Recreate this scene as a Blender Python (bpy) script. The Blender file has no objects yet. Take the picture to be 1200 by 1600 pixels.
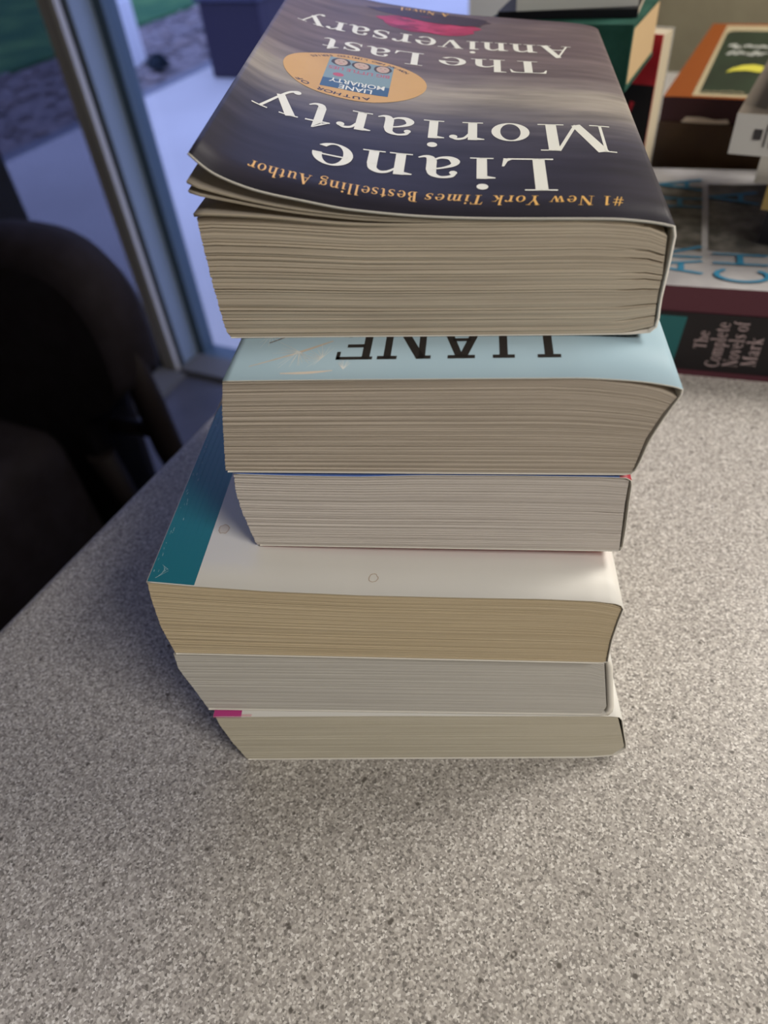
import bpy, bmesh, math, random
from mathutils import Vector, Matrix
random.seed(4)
S = bpy.context.scene
COL = S.collection
rad = math.radians

# ------------------------------------------------------------------ camera, world, lights, exposure
F = 1095.0
PITCH, ROLL, CAMH = rad(44.67), rad(-6.257), 0.265
fw = Vector((0, math.cos(PITCH), -math.sin(PITCH))); rt = Vector((1, 0, 0)); up = rt.cross(fw)
R_ = rt*math.cos(ROLL)+up*math.sin(ROLL); U_ = up*math.cos(ROLL)-rt*math.sin(ROLL)
cd = bpy.data.cameras.new('camera'); cam = bpy.data.objects.new('camera', cd); COL.objects.link(cam)
M = Matrix((R_, U_, -fw)).transposed().to_4x4(); M.translation = Vector((0, 0, CAMH)); cam.matrix_world = M
cd.sensor_fit = 'VERTICAL'; cd.sensor_height = 36.0; cd.lens = F/1600*36; cd.clip_start = .01; cd.clip_end = 200
cd.dof.use_dof = True; cd.dof.focus_distance = 0.235; cd.dof.aperture_fstop = 9.0
S.camera = cam
S.view_settings.view_transform = 'Standard'; S.view_settings.look = 'None'; S.view_settings.gamma = 1
S.view_settings.use_curve_mapping = False; S.view_settings.exposure = 0.46

w = bpy.data.worlds.new('dusk_sky'); S.world = w; w.use_nodes = True
bg = w.node_tree.nodes['Background']; bg.inputs[0].default_value = (.42, .51, 1.0, 1); bg.inputs[1].default_value = 1.45

# room frame: u along the window wall, v towards it
RA = rad(-29.3); e1 = Vector((math.cos(RA), math.sin(RA), 0)); e2 = Vector((-e1.y, e1.x, 0))
def rf(u, v, z=0.0): return e1*u+e2*v+Vector((0, 0, z))
def area(name, loc, size, power, color, target):
    l = bpy.data.lights.new(name, 'AREA'); l.shape = 'RECTANGLE'; l.size, l.size_y = size; l.energy = power; l.color = color
    o = bpy.data.objects.new(name, l); COL.objects.link(o); o.location = loc
    o.rotation_euler = (Vector(target)-Vector(loc)).to_track_quat('-Z', 'Y').to_euler(); return o
LIGHTS = [((.95, .55, .98), (.42, .42), 12.5, (1, .94, .86)), ((.95, -.75, 1.3), (.5, .8), 20, (1, .94, .86)), (rf(-1.6, -1.9, 1.86), (.6, 1.2), 1.5, (1, .94, .86))]

# ------------------------------------------------------------------ helpers
def mat(name, color, rough=.6, spec=.3, metal=0, noise=None, bump=0, bscale=300):
    """noise = (scale, other colour, amount)"""
    m = bpy.data.materials.new(name); m.use_nodes = True; nt = m.node_tree; b = nt.nodes['Principled BSDF']
    b.inputs['Base Color'].default_value = (*color, 1); b.inputs['Roughness'].default_value = rough
    b.inputs['Specular IOR Level'].default_value = spec; b.inputs['Metallic'].default_value = metal
    tc = nt.nodes.new('ShaderNodeTexCoord')
    if noise:
        n = nt.nodes.new('ShaderNodeTexNoise'); n.inputs['Scale'].default_value = noise[0]; n.inputs['Detail'].default_value = 4
        nt.links.new(tc.outputs['Object'], n.inputs['Vector'])
        r = nt.nodes.new('ShaderNodeValToRGB'); r.color_ramp.elements[0].position = .38; r.color_ramp.elements[1].position = .38+.3
        r.color_ramp.elements[0].color = (*color, 1); r.color_ramp.elements[1].color = (*noise[1], 1)
        nt.links.new(n.outputs['Fac'], r.inputs['Fac']); nt.links.new(r.outputs['Color'], b.inputs['Base Color'])
    if bump:
        n2 = nt.nodes.new('ShaderNodeTexNoise'); n2.inputs['Scale'].default_value = bscale
        nt.links.new(tc.outputs['Object'], n2.inputs['Vector'])
        bp = nt.nodes.new('ShaderNodeBump'); bp.inputs['Strength'].default_value = bump; bp.inputs['Distance'].default_value = .0005
        nt.links.new(n2.outputs['Fac'], bp.inputs['Height']); nt.links.new(bp.outputs['Normal'], b.inputs['Normal'])
    return m

def page_mat(name, light, dark, lines=150, stain=None):
    """paper edges: streaks that run along the leaves (UV x along, y across the leaves)"""
    m = bpy.data.materials.new(name); m.use_nodes = True; nt = m.node_tree; b = nt.nodes['Principled BSDF']; L = nt.links.new
    b.inputs['Roughness'].default_value = .85; b.inputs['Specular IOR Level'].default_value = .1
    uv = nt.nodes.new('ShaderNodeUVMap')
    def streak(sx, sy, det):
        mp = nt.nodes.new('ShaderNodeMapping'); mp.inputs['Scale'].default_value = (sx, sy, 1); L(uv.outputs[0], mp.inputs['Vector'])
        n = nt.nodes.new('ShaderNodeTexNoise'); n.inputs['Scale'].default_value = 1; n.inputs['Detail'].default_value = det
        L(mp.outputs[0], n.inputs['Vector']); return n
    a = streak(4, lines, 2); c = streak(1.5, lines/6, 1); g = streak(900, 200, 2)
    mx = nt.nodes.new('ShaderNodeMath'); mx.operation = 'MULTIPLY_ADD'; mx.inputs[1].default_value = .6
    L(a.outputs['Fac'], mx.inputs[0])
    m2 = nt.nodes.new('ShaderNodeMath'); m2.operation = 'MULTIPLY'; m2.inputs[1].default_value = .4; L(c.outputs['Fac'], m2.inputs[0]); L(m2.outputs[0], mx.inputs[2])
    m3 = nt.nodes.new('ShaderNodeMath'); m3.operation = 'MULTIPLY_ADD'; m3.inputs[1].default_value = .25; L(g.outputs['Fac'], m3.inputs[0]); L(mx.outputs[0], m3.inputs[2])
    r = nt.nodes.new('ShaderNodeValToRGB'); r.color_ramp.elements[0].position = .50; r.color_ramp.elements[1].position = .72
    r.color_ramp.elements[0].color = (*dark, 1); r.color_ramp.elements[1].color = (*light, 1)
    L(m3.outputs[0], r.inputs['Fac']); L(r.outputs['Color'], b.inputs['Base Color'])
    bp = nt.nodes.new('ShaderNodeBump'); bp.inputs['Strength'].default_value = .5; bp.inputs['Distance'].default_value = .0003
    L(a.outputs['Fac'], bp.inputs['Height']); L(bp.outputs['Normal'], b.inputs['Normal'])
    return m

def link(name, bm, mats, parent=None, smooth=False, recalc=True):
    if recalc: bmesh.ops.recalc_face_normals(bm, faces=bm.faces)
    me = bpy.data.meshes.new(name); bm.to_mesh(me); bm.free()
    for m in (mats if isinstance(mats, (list, tuple)) else [mats]): me.materials.append(m)
    if smooth:
        for p in me.polygons: p.use_smooth = True
    o = bpy.data.objects.new(name, me); COL.objects.link(o)
    if parent: o.parent = parent
    return o
def tag(o, label, cat, group=None):
    o['label'] = label; o['category'] = cat
    if group: o['group'] = group
    return o
def empty(name, loc, rz, label, cat, group=None):
    o = bpy.data.objects.new(name, None); COL.objects.link(o); o.location = loc; o.rotation_euler = (0, 0, rz); o.empty_display_size = .02
    return tag(o, label, cat, group)
def struct(o): o['kind'] = 'structure'; return o
def box(bm, x0, x1, y0, y1, z0, z1, mi=0, bevel=0, xf=None):
    g = bmesh.ops.create_cube(bm, size=1)['verts']
    for v in g: v.co = Vector(((x0+x1)/2+v.co.x*(x1-x0), (y0+y1)/2+v.co.y*(y1-y0), (z0+z1)/2+v.co.z*(z1-z0)))
    fs = set(f for v in g for f in v.link_faces)
    if bevel:
        r = bmesh.ops.bevel(bm, geom=list(set(e for v in g for e in v.link_edges)), offset=bevel, segments=3, affect='EDGES', profile=.5)
        fs = set(r['faces']) | set(f for f in fs if f.is_valid); g = list(set(v for f in fs for v in f.verts))
    for f in fs: f.material_index = mi
    if xf:
        for v in set(g): v.co = xf(v.co)
    return bm
def lerp(a, b, t): return a+(b-a)*t
def interp(x, pts):
    if x <= pts[0][0]: return pts[0][1]
    for (x0, y0), (x1, y1) in zip(pts, pts[1:]):
        if x <= x1: return y0+(y1-y0)*(x-x0)/(x1-x0) if x1 > x0 else y1
    return pts[-1][1]
def resample(pts, n):
    d = [0]
    for a, b in zip(pts, pts[1:]): d.append(d[-1]+math.hypot(b[0]-a[0], b[1]-a[1]))
    out = []
    for i in range(n):
        t = d[-1]*i/(n-1)
        out.append((interp(t, [(q, p[0]) for q, p in zip(d, pts)]), interp(t, [(q, p[1]) for q, p in zip(d, pts)])))
    return out, d[-1]
def smooth_pts(pts, sub=6):
    P = [Vector(p) for p in pts]; out = []
    for i in range(len(P)-1):
        p0 = P[max(i-1, 0)]; p1 = P[i]; p2 = P[i+1]; p3 = P[min(i+2, len(P)-1)]
        for k in range(sub):
            t = k/sub
            out.append(tuple(.5*((2*p1)+(p2-p0)*t+(2*p0-5*p1+4*p2-p3)*t*t+(3*p1-p0-3*p2+p3)*t**3)))
    out.append(tuple(P[-1])); return out

# ------------------------------------------------------------------ serif lettering, drawn stroke by stroke (y up, cap height 1)
def stroke(pts, ws, sub=6):
    q = smooth_pts([(p[0], p[1], w_) for p, w_ in zip(pts, ws)], sub) if len(pts) > 2 else [(p[0], p[1], w_) for p, w_ in zip(pts, ws)]
    out = []; L = []; Rr = []
    for i, (x, y, w_) in enumerate(q):
        a = q[max(i-1, 0)]; b = q[min(i+1, len(q)-1)]; dx, dy = b[0]-a[0], b[1]-a[1]; l = math.hypot(dx, dy) or 1
        nx, ny = -dy/l*w_/2, dx/l*w_/2; L.append((x+nx, y+ny)); Rr.append((x-nx, y-ny))
    for i in range(len(q)-1): out.append([L[i], L[i+1], Rr[i+1], Rr[i]])
    return out
def rect(x0, y0, x1, y1): return [[(x0, y0), (x1, y0), (x1, y1), (x0, y1)]]
def disc(cx, cy, rx, ry=None, n=18): ry = ry or rx; return [[(cx+rx*math.cos(2*math.pi*i/n), cy+ry*math.sin(2*math.pi*i/n)) for i in range(n)]]
def ring(cx, cy, rx, ry, wx, wy, a0=0, a1=360, n=28):
    out = []; P = []
    for i in range(n+1):
        a = rad(lerp(a0, a1, i/n)); c, s = math.cos(a), math.sin(a)
        P.append(((cx+rx*c, cy+ry*s), (cx+(rx-wx)*c, cy+(ry-wy)*s)))
    for (a, b), (c, d) in zip(P, P[1:]): out.append([a, c, d, b])
    return out
W1, TH, XH = .155, .05, .67
def serif(x0, x1, y, h=.035): return rect(x0, y if y <= .3 else y-h, x1, y+h if y <= .3 else y)
def flagstem(x, top, w=W1): return rect(x, 0, x+w, top)+serif(x-.1, x+w+.1, 0)+[[(x-.12, top-.05), (x, top-.09), (x+w, top), (x-.02, top-.01), (x-.12, top-.02)]]
def glyph(c):
    w = W1; t = TH
    if c == 'L': return rect(.15, 0, .33, 1)+serif(.02, .48, 1)+serif(.02, .7, 0, .045)+[[(.62, .03), (.76, 0), (.79, .27), (.755, .27), (.7, .1)]], .84
    if c == 'i': return flagstem(.13, XH)+disc(.2, .9, .085, .085), .45
    if c == 'l': return flagstem(.13, 1.05), .45
    if c == 'n': return flagstem(.13, XH)+stroke([(.27, .5), (.38, .62), (.5, .64), (.6, .55), (.62, .4)], [.04, .06, .08, .13, w])+rect(.545, 0, .70, .42)+serif(.45, .8, 0), .83
    if c == 'h': return flagstem(.13, 1.05)+stroke([(.27, .5), (.38, .62), (.5, .64), (.6, .55), (.62, .4)], [.04, .06, .08, .13, w])+rect(.545, 0, .70, .42)+serif(.45, .8, 0), .83
    if c == 'm': return flagstem(.13, XH)+sum([stroke([(.27+d, .5), (.36+d, .62), (.46+d, .64), (.54+d, .55), (.56+d, .4)], [.04, .06, .08, .13, w])+rect(.485+d, 0, .635+d, .42)+serif(.4+d, .73+d, 0) for d in (0, .37)], []), 1.14
    if c == 'u': return rect(.12, .2, .27, XH)+serif(0, .27, XH)+stroke([(.195, .25), (.22, .1), (.34, .03), (.46, .07), (.56, .18)], [w, .13, .09, .06, .04])+rect(.54, 0, .69, XH)+serif(.42, .69, XH)+serif(.6, .8, 0), .83
    if c == 'a': return stroke([(.12, .52), (.17, .62), (.32, .655), (.44, .58), (.47, .44)], [.06, .07, .06, .12, w])+disc(.14, .51, .06)+rect(.395, .14, .55, .46)+stroke([(.47, .2), (.5, .07), (.58, .03), (.68, .08)], [w, .13, .07, .03])+stroke([(.46, .42), (.3, .37), (.15, .27), (.12, .15), (.2, .05), (.34, .05), (.45, .14)], [.04, .05, .09, .15, .11, .06, .04]), .7
    if c == 'e': return ring(.36, .335, .31, .34, .15, .04, 0, 320)+rect(.12, .36, .665, .40), .74
    if c == 'o': return ring(.36, .335, .32, .345, .15, .04), .74
    if c == 'c': return ring(.36, .335, .31, .34, .15, .04, 50, 320)+disc(.52, .55, .06), .7
    if c == 'r': return flagstem(.13, XH)+stroke([(.27, .45), (.34, .6), (.46, .65), (.54, .6)], [.04, .06, .07, .06])+disc(.53, .57, .07), .62
    if c == 't': return rect(.16, .15, .31, .7)+stroke([(.235, .2), (.26, .07), (.36, .03), (.47, .1)], [w, .12, .07, .03])+rect(.03, XH-.045, .45, XH)+[[(.03, XH-.02), (.16, .7), (.31, .88), (.28, .88)], [(.16, .66), (.31, .66), (.31, .88)]], .52
    if c == 's': return stroke([(.5, .55), (.42, .64), (.28, .645), (.16, .56), (.19, .44), (.34, .34), (.46, .24), (.46, .12), (.34, .03), (.2, .03), (.1, .12)], [.05, .05, .06, .1, .14, .16, .14, .1, .06, .05, .05])+rect(.49, .47, .525, .66)+rect(.08, .02, .115, .22), .6
    if c == 'y': return stroke([(.13, XH), (.42, .02)], [.17, .15])+stroke([(.66, XH), (.44, .12), (.3, -.16), (.18, -.25)], [.05, .05, .055, .07])+disc(.17, -.22, .07)+serif(0, .33, XH)+serif(.53, .8, XH), .78
    if c == 'v': return stroke([(.14, XH), (.38, .03)], [.17, .14])+stroke([(.62, XH), (.4, .03)], [.05, .05])+serif(.01, .32, XH)+serif(.5, .76, XH), .76
    if c == 'w': return stroke([(.12, XH), (.33, .03)], [.16, .13])+stroke([(.5, XH), (.35, .03)], [.05, .05])+stroke([(.48, XH), (.69, .03)], [.16, .13])+stroke([(.9, XH), (.71, .03)], [.05, .05])+serif(0, .32, XH)+serif(.36, .6, XH)+serif(.78, 1.02, XH), 1.04
    if c == 'k': return flagstem(.13, 1.05)+stroke([(.27, .27), (.58, XH)], [.05, .05])+stroke([(.36, .4), (.62, .02)], [.15, .15])+serif(.46, .76, XH)+serif(.5, .8, 0), .8
    if c == 'g': return ring(.33, .44, .26, .22, .13, .04)+stroke([(.2, .24), (.14, .14), (.3, .08), (.5, .06), (.6, -.05), (.46, -.2), (.24, -.22), (.1, -.13), (.2, .0)], [.04, .06, .1, .12, .1, .06, .06, .07, .04])+stroke([(.5, .58), (.62, .66)], [.04, .08]), .7
    if c == 'p': return rect(.13, -.3, .28, XH)+serif(.03, .38, -.3)+ring(.4, .335, .3, .34, .14, .05, -140, 140)+serif(.02, .2, XH), .76
    if c == 'f': return rect(.13, 0, .28, .85)+serif(.03, .42, 0)+stroke([(.205, .8), (.25, .97), (.38, 1.02), (.46, .96)], [w, .1, .06, .07])+rect(.03, XH-.045, .42, XH), .46
    if c == 'T': return rect(.34, 0, .52, 1)+serif(.2, .66, 0)+rect(.05, .955, .81, 1)+[[(.05, 1), (.02, .74), (.05, .74), (.1, .9), (.2, .97)], [(.81, 1), (.84, .74), (.81, .74), (.76, .9), (.66, .97)]], .88
    if c == 'M': return rect(.17, 0, .22, 1)+serif(.03, .37, 0)+serif(.03, .3, 1)+stroke([(.24, 1), (.6, .02)], [.19, .16])+stroke([(.95, 1), (.6, .02)], [.06, .06])+rect(.93, 0, 1.11, 1)+serif(.8, 1.24, 0)+serif(.93, 1.24, 1), 1.3
    if c == 'A': return stroke([(.45, 1), (.13, 0)], [.06, .055])+stroke([(.43, 1), (.8, 0)], [.17, .19])+rect(.24, .33, .66, .38)+serif(0, .28, 0)+serif(.6, 1.0, 0), 1.0
    if c == 'N': return rect(.17, 0, .22, 1)+serif(.03, .37, 0)+serif(.03, .3, 1)+stroke([(.22, 1), (.82, .02)], [.19, .17])+rect(.82, 0, .87, 1)+serif(.7, 1.02, 1), 1.06
    if c == 'Y': return stroke([(.17, 1), (.45, .42)], [.19, .17])+stroke([(.78, 1), (.47, .42)], [.06, .06])+rect(.36, 0, .54, .46)+serif(.22, .68, 0)+serif(0, .38, 1)+serif(.62, .95, 1), .95
    if c == 'B': return rect(.15, 0, .33, 1)+serif(.02, .4, 0)+serif(.02, .4, 1)+ring(.36, .74, .3, .26, .15, .045, -90, 90)+ring(.38, .27, .35, .27, .16, .045, -90, 90)+rect(.3, .48, .4, .53)+rect(.3, .955, .4, 1)+rect(.3, 0, .4, .045), .8
    if c == 'C': return ring(.47, .5, .42, .52, .18, .05, 45, 315)+rect(.76, .68, .8, 1)+rect(.76, .05, .8, .28), .88
    if c == '#': return stroke([(.2, 0), (.34, 1)], [.07, .07])+stroke([(.46, 0), (.6, 1)], [.07, .07])+rect(.05, .3, .7, .37)+rect(.1, .62, .75, .69), .8
    if c == '1': return rect(.2, 0, .36, 1)+serif(.06, .5, 0)+[[(.05, .85), (.2, .9), (.36, 1), (.2, .98)]], .56
    return [], .4
def text_polys(txt, italic=0, bold=1.0, space=.36, track=0):
    out = []; x = 0
    for c in txt:
        if c == ' ': x += space; continue
        g, adv = glyph(c)
        for p in g: out.append([(x+px+italic*py, py) for px, py in p])
        x += adv+track
    return out, x
def sans_polys(txt, bold=0.0):
    """outline text in the built-in font, turned into triangles of unit cap height"""
    cu = bpy.data.curves.new('lettering', 'FONT'); cu.body = txt; cu.size = 1; cu.offset = bold; o = bpy.data.objects.new('lettering', cu); COL.objects.link(o)
    bpy.context.view_layer.update(); me = bpy.data.meshes.new_from_object(o)
    out = [[(me.vertices[i].co.x/.73, me.vertices[i].co.y/.73) for i in p.vertices] for p in me.polygons]
    xs = [q[0] for p in out for q in p] or [0]; wd = max(xs)
    bpy.data.objects.remove(o); bpy.data.curves.remove(cu); bpy.data.meshes.remove(me)
    return out, wd
def put_polys(bm, polys, fn, mi, cuts=None, axis=0):
    """polys in flat cover coordinates, cut at the cover's own grid lines, then lifted onto it with fn(x,y)->Vector"""
    tb = bmesh.new()
    for p in polys:
        vs = [tb.verts.new((q[0], q[1], 0)) for q in p]
        if len(vs) >= 3:
            try: tb.faces.new(vs)
            except ValueError: pass
    if cuts:
        xs = [v.co.x for v in tb.verts]; a, b = min(xs), max(xs)
        for c in cuts:
            if a < c < b: bmesh.ops.bisect_plane(tb, geom=tb.verts[:]+tb.edges[:]+tb.faces[:], plane_co=(c, 0, 0), plane_no=(1, 0, 0), dist=1e-7)
    mp = {}
    for v in tb.verts: mp[v] = bm.verts.new(fn(v.co.x, v.co.y))
    for f in tb.faces:
        try:
            nf = bm.faces.new([mp[v] for v in f.verts]); nf.material_index = mi; nf.normal_update()
        except ValueError: pass
    tb.free()

# ------------------------------------------------------------------ materials
M_core = mat('paper_core', (.80, .77, .70), .8, .1)
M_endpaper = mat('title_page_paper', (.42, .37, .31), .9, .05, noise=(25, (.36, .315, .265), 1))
M_table = bpy.data.materials.new('speckled_laminate')
def build_table_mat(m):
    m.use_nodes = True; nt = m.node_tree; b = nt.nodes['Principled BSDF']; L = nt.links.new
    tc = nt.nodes.new('ShaderNodeTexCoord')
    b.inputs['Roughness'].default_value = .42; b.inputs['Specular IOR Level'].default_value = .35
    def noise(s, d=2):
        n = nt.nodes.new('ShaderNodeTexNoise'); n.inputs['Scale'].default_value = s; n.inputs['Detail'].default_value = d; L(tc.outputs['Object'], n.inputs['Vector']); return n
    def ramp(src, stops):
        r = nt.nodes.new('ShaderNodeValToRGB'); e = r.color_ramp.elements
        while len(e) < len(stops): e.new(.5)
        for el, (p, c) in zip(e, stops): el.position = p; el.color = (*c, 1)
        L(src, r.inputs['Fac']); return r
    vg = nt.nodes.new('ShaderNodeTexVoronoi'); vg.inputs['Scale'].default_value = 1350; L(tc.outputs['Object'], vg.inputs['Vector'])
    sp_ = nt.nodes.new('ShaderNodeSeparateColor'); L(vg.outputs['Color'], sp_.inputs[0])
    base = ramp(sp_.outputs[0], [(.0, (.15, .14, .13)), (.18, (.26, .242, .225)), (.5, (.36, .337, .315)), (.8, (.45, .425, .395)), (1, (.68, .66, .63))])
    def mixin(prev, fac, col):
        x = nt.nodes.new('ShaderNodeMixRGB'); L(fac, x.inputs[0]); L(prev, x.inputs[1]); x.inputs[2].default_value = (*col, 1); return x.outputs[0]
    vor = nt.nodes.new('ShaderNodeTexVoronoi'); vor.inputs['Scale'].default_value = 230; L(tc.outputs['Object'], vor.inputs['Vector'])
    wn = nt.nodes.new('ShaderNodeTexNoise'); wn.inputs['Scale'].default_value = 170; L(tc.outputs['Object'], wn.inputs['Vector'])
    f1 = ramp(vor.outputs['Distance'], [(.14, (1, 1, 1)), (.26, (0, 0, 0))]); f2 = ramp(wn.outputs['Fac'], [(.56, (0, 0, 0)), (.62, (1, 1, 1))])
    mm = nt.nodes.new('ShaderNodeMath'); mm.operation = 'MULTIPLY'; L(f1.outputs[0], mm.inputs[0]); L(f2.outputs[0], mm.inputs[1])
    c = mixin(base.outputs[0], mm.outputs[0], (.10, .09, .08))
    v2 = nt.nodes.new('ShaderNodeTexVoronoi'); v2.inputs['Scale'].default_value = 420; L(tc.outputs['Object'], v2.inputs['Vector'])
    f3 = ramp(v2.outputs['Distance'], [(.12, (.7, .7, .7)), (.3, (0, 0, 0))]); c = mixin(c, f3.outputs[0], (.60, .57, .53))
    L(c, b.inputs['Base Color'])
build_table_mat(M_table)

# cover art of the topmost book: bands across the cover depth, UV in metres
def art_mat():
    m = bpy.data.materials.new('dusk_sky_and_planks_cover'); m.use_nodes = True; nt = m.node_tree; b = nt.nodes['Principled BSDF']; L = nt.links.new
    b.inputs['Roughness'].default_value = .5; b.inputs['Specular IOR Level'].default_value = .22
    uv = nt.nodes.new('ShaderNodeUVMap'); sx = nt.nodes.new('ShaderNodeSeparateXYZ'); L(uv.outputs[0], sx.inputs[0])
    mp = nt.nodes.new('ShaderNodeMapping'); mp.inputs['Scale'].default_value = (18, 90, 1); L(uv.outputs[0], mp.inputs['Vector'])
    n = nt.nodes.new('ShaderNodeTexNoise'); n.inputs['Scale'].default_value = 1; n.inputs['Detail'].default_value = 5; L(mp.outputs[0], n.inputs['Vector'])
    a = nt.nodes.new('ShaderNodeMath'); a.operation = 'MULTIPLY_ADD'; a.inputs[1].default_value = .035; a.inputs[2].default_value = -.0175; L(n.outputs['Fac'], a.inputs[0])
    ad = nt.nodes.new('ShaderNodeMath'); L(sx.outputs['Y'], ad.inputs[0]); L(a.outputs[0], ad.inputs[1])
    sc = nt.nodes.new('ShaderNodeMath'); sc.operation = 'DIVIDE'; sc.inputs[1].default_value = .22; L(ad.outputs[0], sc.inputs[0])
    r = nt.nodes.new('ShaderNodeValToRGB'); e = r.color_ramp.elements
    st = [(0, (.018, .016, .027)), (.17, (.026, .024, .040)), (.27, (.055, .052, .075)), (.33, (.13, .12, .135)), (.40, (.27, .245, .22)), (.45, (.33, .30, .26)), (.50, (.22, .19, .185)), (.56, (.125, .10, .105)), (.66, (.16, .125, .13)), (.78, (.12, .09, .098)), (.88, (.15, .115, .12)), (1, (.085, .055, .062))]
    while len(e) < len(st): e.new(.5)
    for el, (p, c) in zip(e, st): el.position = p; el.color = (*c, 1)
    L(sc.outputs[0], r.inputs['Fac'])
    mp2 = nt.nodes.new('ShaderNodeMapping'); mp2.inputs['Scale'].default_value = (30, 160, 1); mp2.inputs['Rotation'].default_value = (0, 0, .08); L(uv.outputs[0], mp2.inputs['Vector'])
    n2 = nt.nodes.new('ShaderNodeTexNoise'); n2.inputs['Scale'].default_value = 1; n2.inputs['Detail'].default_value = 6; L(mp2.outputs[0], n2.inputs['Vector'])
    r2 = nt.nodes.new('ShaderNodeValToRGB'); r2.color_ramp.elements[0].position = .3; r2.color_ramp.elements[1].position = .7
    r2.color_ramp.elements[0].color = (.62, .6, .6, 1); r2.color_ramp.elements[1].color = (1.25, 1.22, 1.2, 1); L(n2.outputs['Fac'], r2.inputs['Fac'])
    mu = nt.nodes.new('ShaderNodeMixRGB'); mu.blend_type = 'MULTIPLY'; mu.inputs[0].default_value = .8; L(r.outputs[0], mu.inputs[1]); L(r2.outputs[0], mu.inputs[2])
    L(mu.outputs[0], b.inputs['Base Color']); return m
M_art = art_mat()
M_white_ink = mat('cream_white_ink', (.74, .74, .67), .4, .3)
M_gold_ink = mat('gold_ink', (.72, .42, .12), .4, .3)
M_badge = mat('orange_badge_ink', (.58, .355, .15), .5, .2, noise=(60, (.55, .33, .135), 1))
M_black_ink = mat('black_ink', (.018, .015, .015), .4, .3)
M_rose = mat('magenta_petals', (.36, .022, .072), .45, .3, noise=(90, (.16, .012, .035), 1))
M_rose_light = mat('light_magenta_petals', (.42, .035, .10), .45, .3)
M_rose_dark = mat('dark_plank_gap_ink', (.035, .018, .024), .45, .3)

# ------------------------------------------------------------------ books of the main stack
def page_block(name, root, m, left, right, top, bot, D, tilt, nt=70, nu=30, jit=.0003, creases=(), y0=0.0, seed=1):
    """section outlines in mm in the book's own frame; leaves are rows with a little in-and-out of their own"""
    rnd = random.Random(seed)
    left = sorted([(z, x) for x, z in left]); right = sorted([(z, x) for x, z in right])
    zl0, zl1 = left[0][0], left[-1][0]; zr0, zr1 = right[0][0], right[-1][0]
    bm = bmesh.new(); uvl = bm.loops.layers.uv.new('UVMap'); G = []
    for j in range(nt+1):
        t = j/nt; row = []
        xl = interp(lerp(zl0, zl1, t), left); xr = interp(lerp(zr0, zr1, t), right)
        off = rnd.uniform(-jit, jit); offl = rnd.uniform(-jit, jit)*1000*.35; cr = j in creases
        if j in (0, nt): off = offl = 0
        for i in range(nu+1):
            s = i/nu; x = lerp(xl, xr, s)
            z = lerp(interp(x, bot), interp(x, top), t)
            yy = off*(1-.75*s)
            if cr and s > .9: yy += .0012*(s-.9)/.1
            row.append((x+offl*(1-s)**8, z, yy))
        G.append(row)
    def co(i, j, back=False):
        x, z, yy = G[j][i]; return Vector((x/1000, y0+yy+tilt*z/1000+(D if back else 0), z/1000))
    V = [[bm.verts.new(co(i, j)) for i in range(nu+1)] for j in range(nt+1)]
    B = [[bm.verts.new(co(i, j, True)) for i in range(nu+1)] for j in range(nt+1)]
    def quad(vs, uvs):
        f = bm.faces.new(vs)
        for l, q in zip(f.loops, uvs): l[uvl].uv = q
    for j in range(nt):
        for i in range(nu):
            u = [(i/nu, j/nt), ((i+1)/nu, j/nt), ((i+1)/nu, (j+1)/nt), (i/nu, (j+1)/nt)]
            quad([V[j][i], V[j][i+1], V[j+1][i+1], V[j+1][i]], u); quad([B[j][i+1], B[j][i], B[j+1][i], B[j+1][i+1]], u)
        u = [(0, j/nt), (1.4, j/nt), (1.4, (j+1)/nt), (0, (j+1)/nt)]
        quad([V[j][0], V[j+1][0], B[j+1][0], B[j][0]], [u[0], u[3], u[2], u[1]]); quad([V[j][nu], B[j][nu], B[j+1][nu], V[j+1][nu]], u)
    for i in range(nu):
        u = [(i/nu, .5), ((i+1)/nu, .5), ((i+1)/nu, .5), (i/nu, .5)]
        quad([V[0][i], B[0][i], B[0][i+1], V[0][i+1]], u); quad([V[nt][i], V[nt][i+1], B[nt][i+1], B[nt][i]], u)
    return link(name, bm, m, root, recalc=True)

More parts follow.
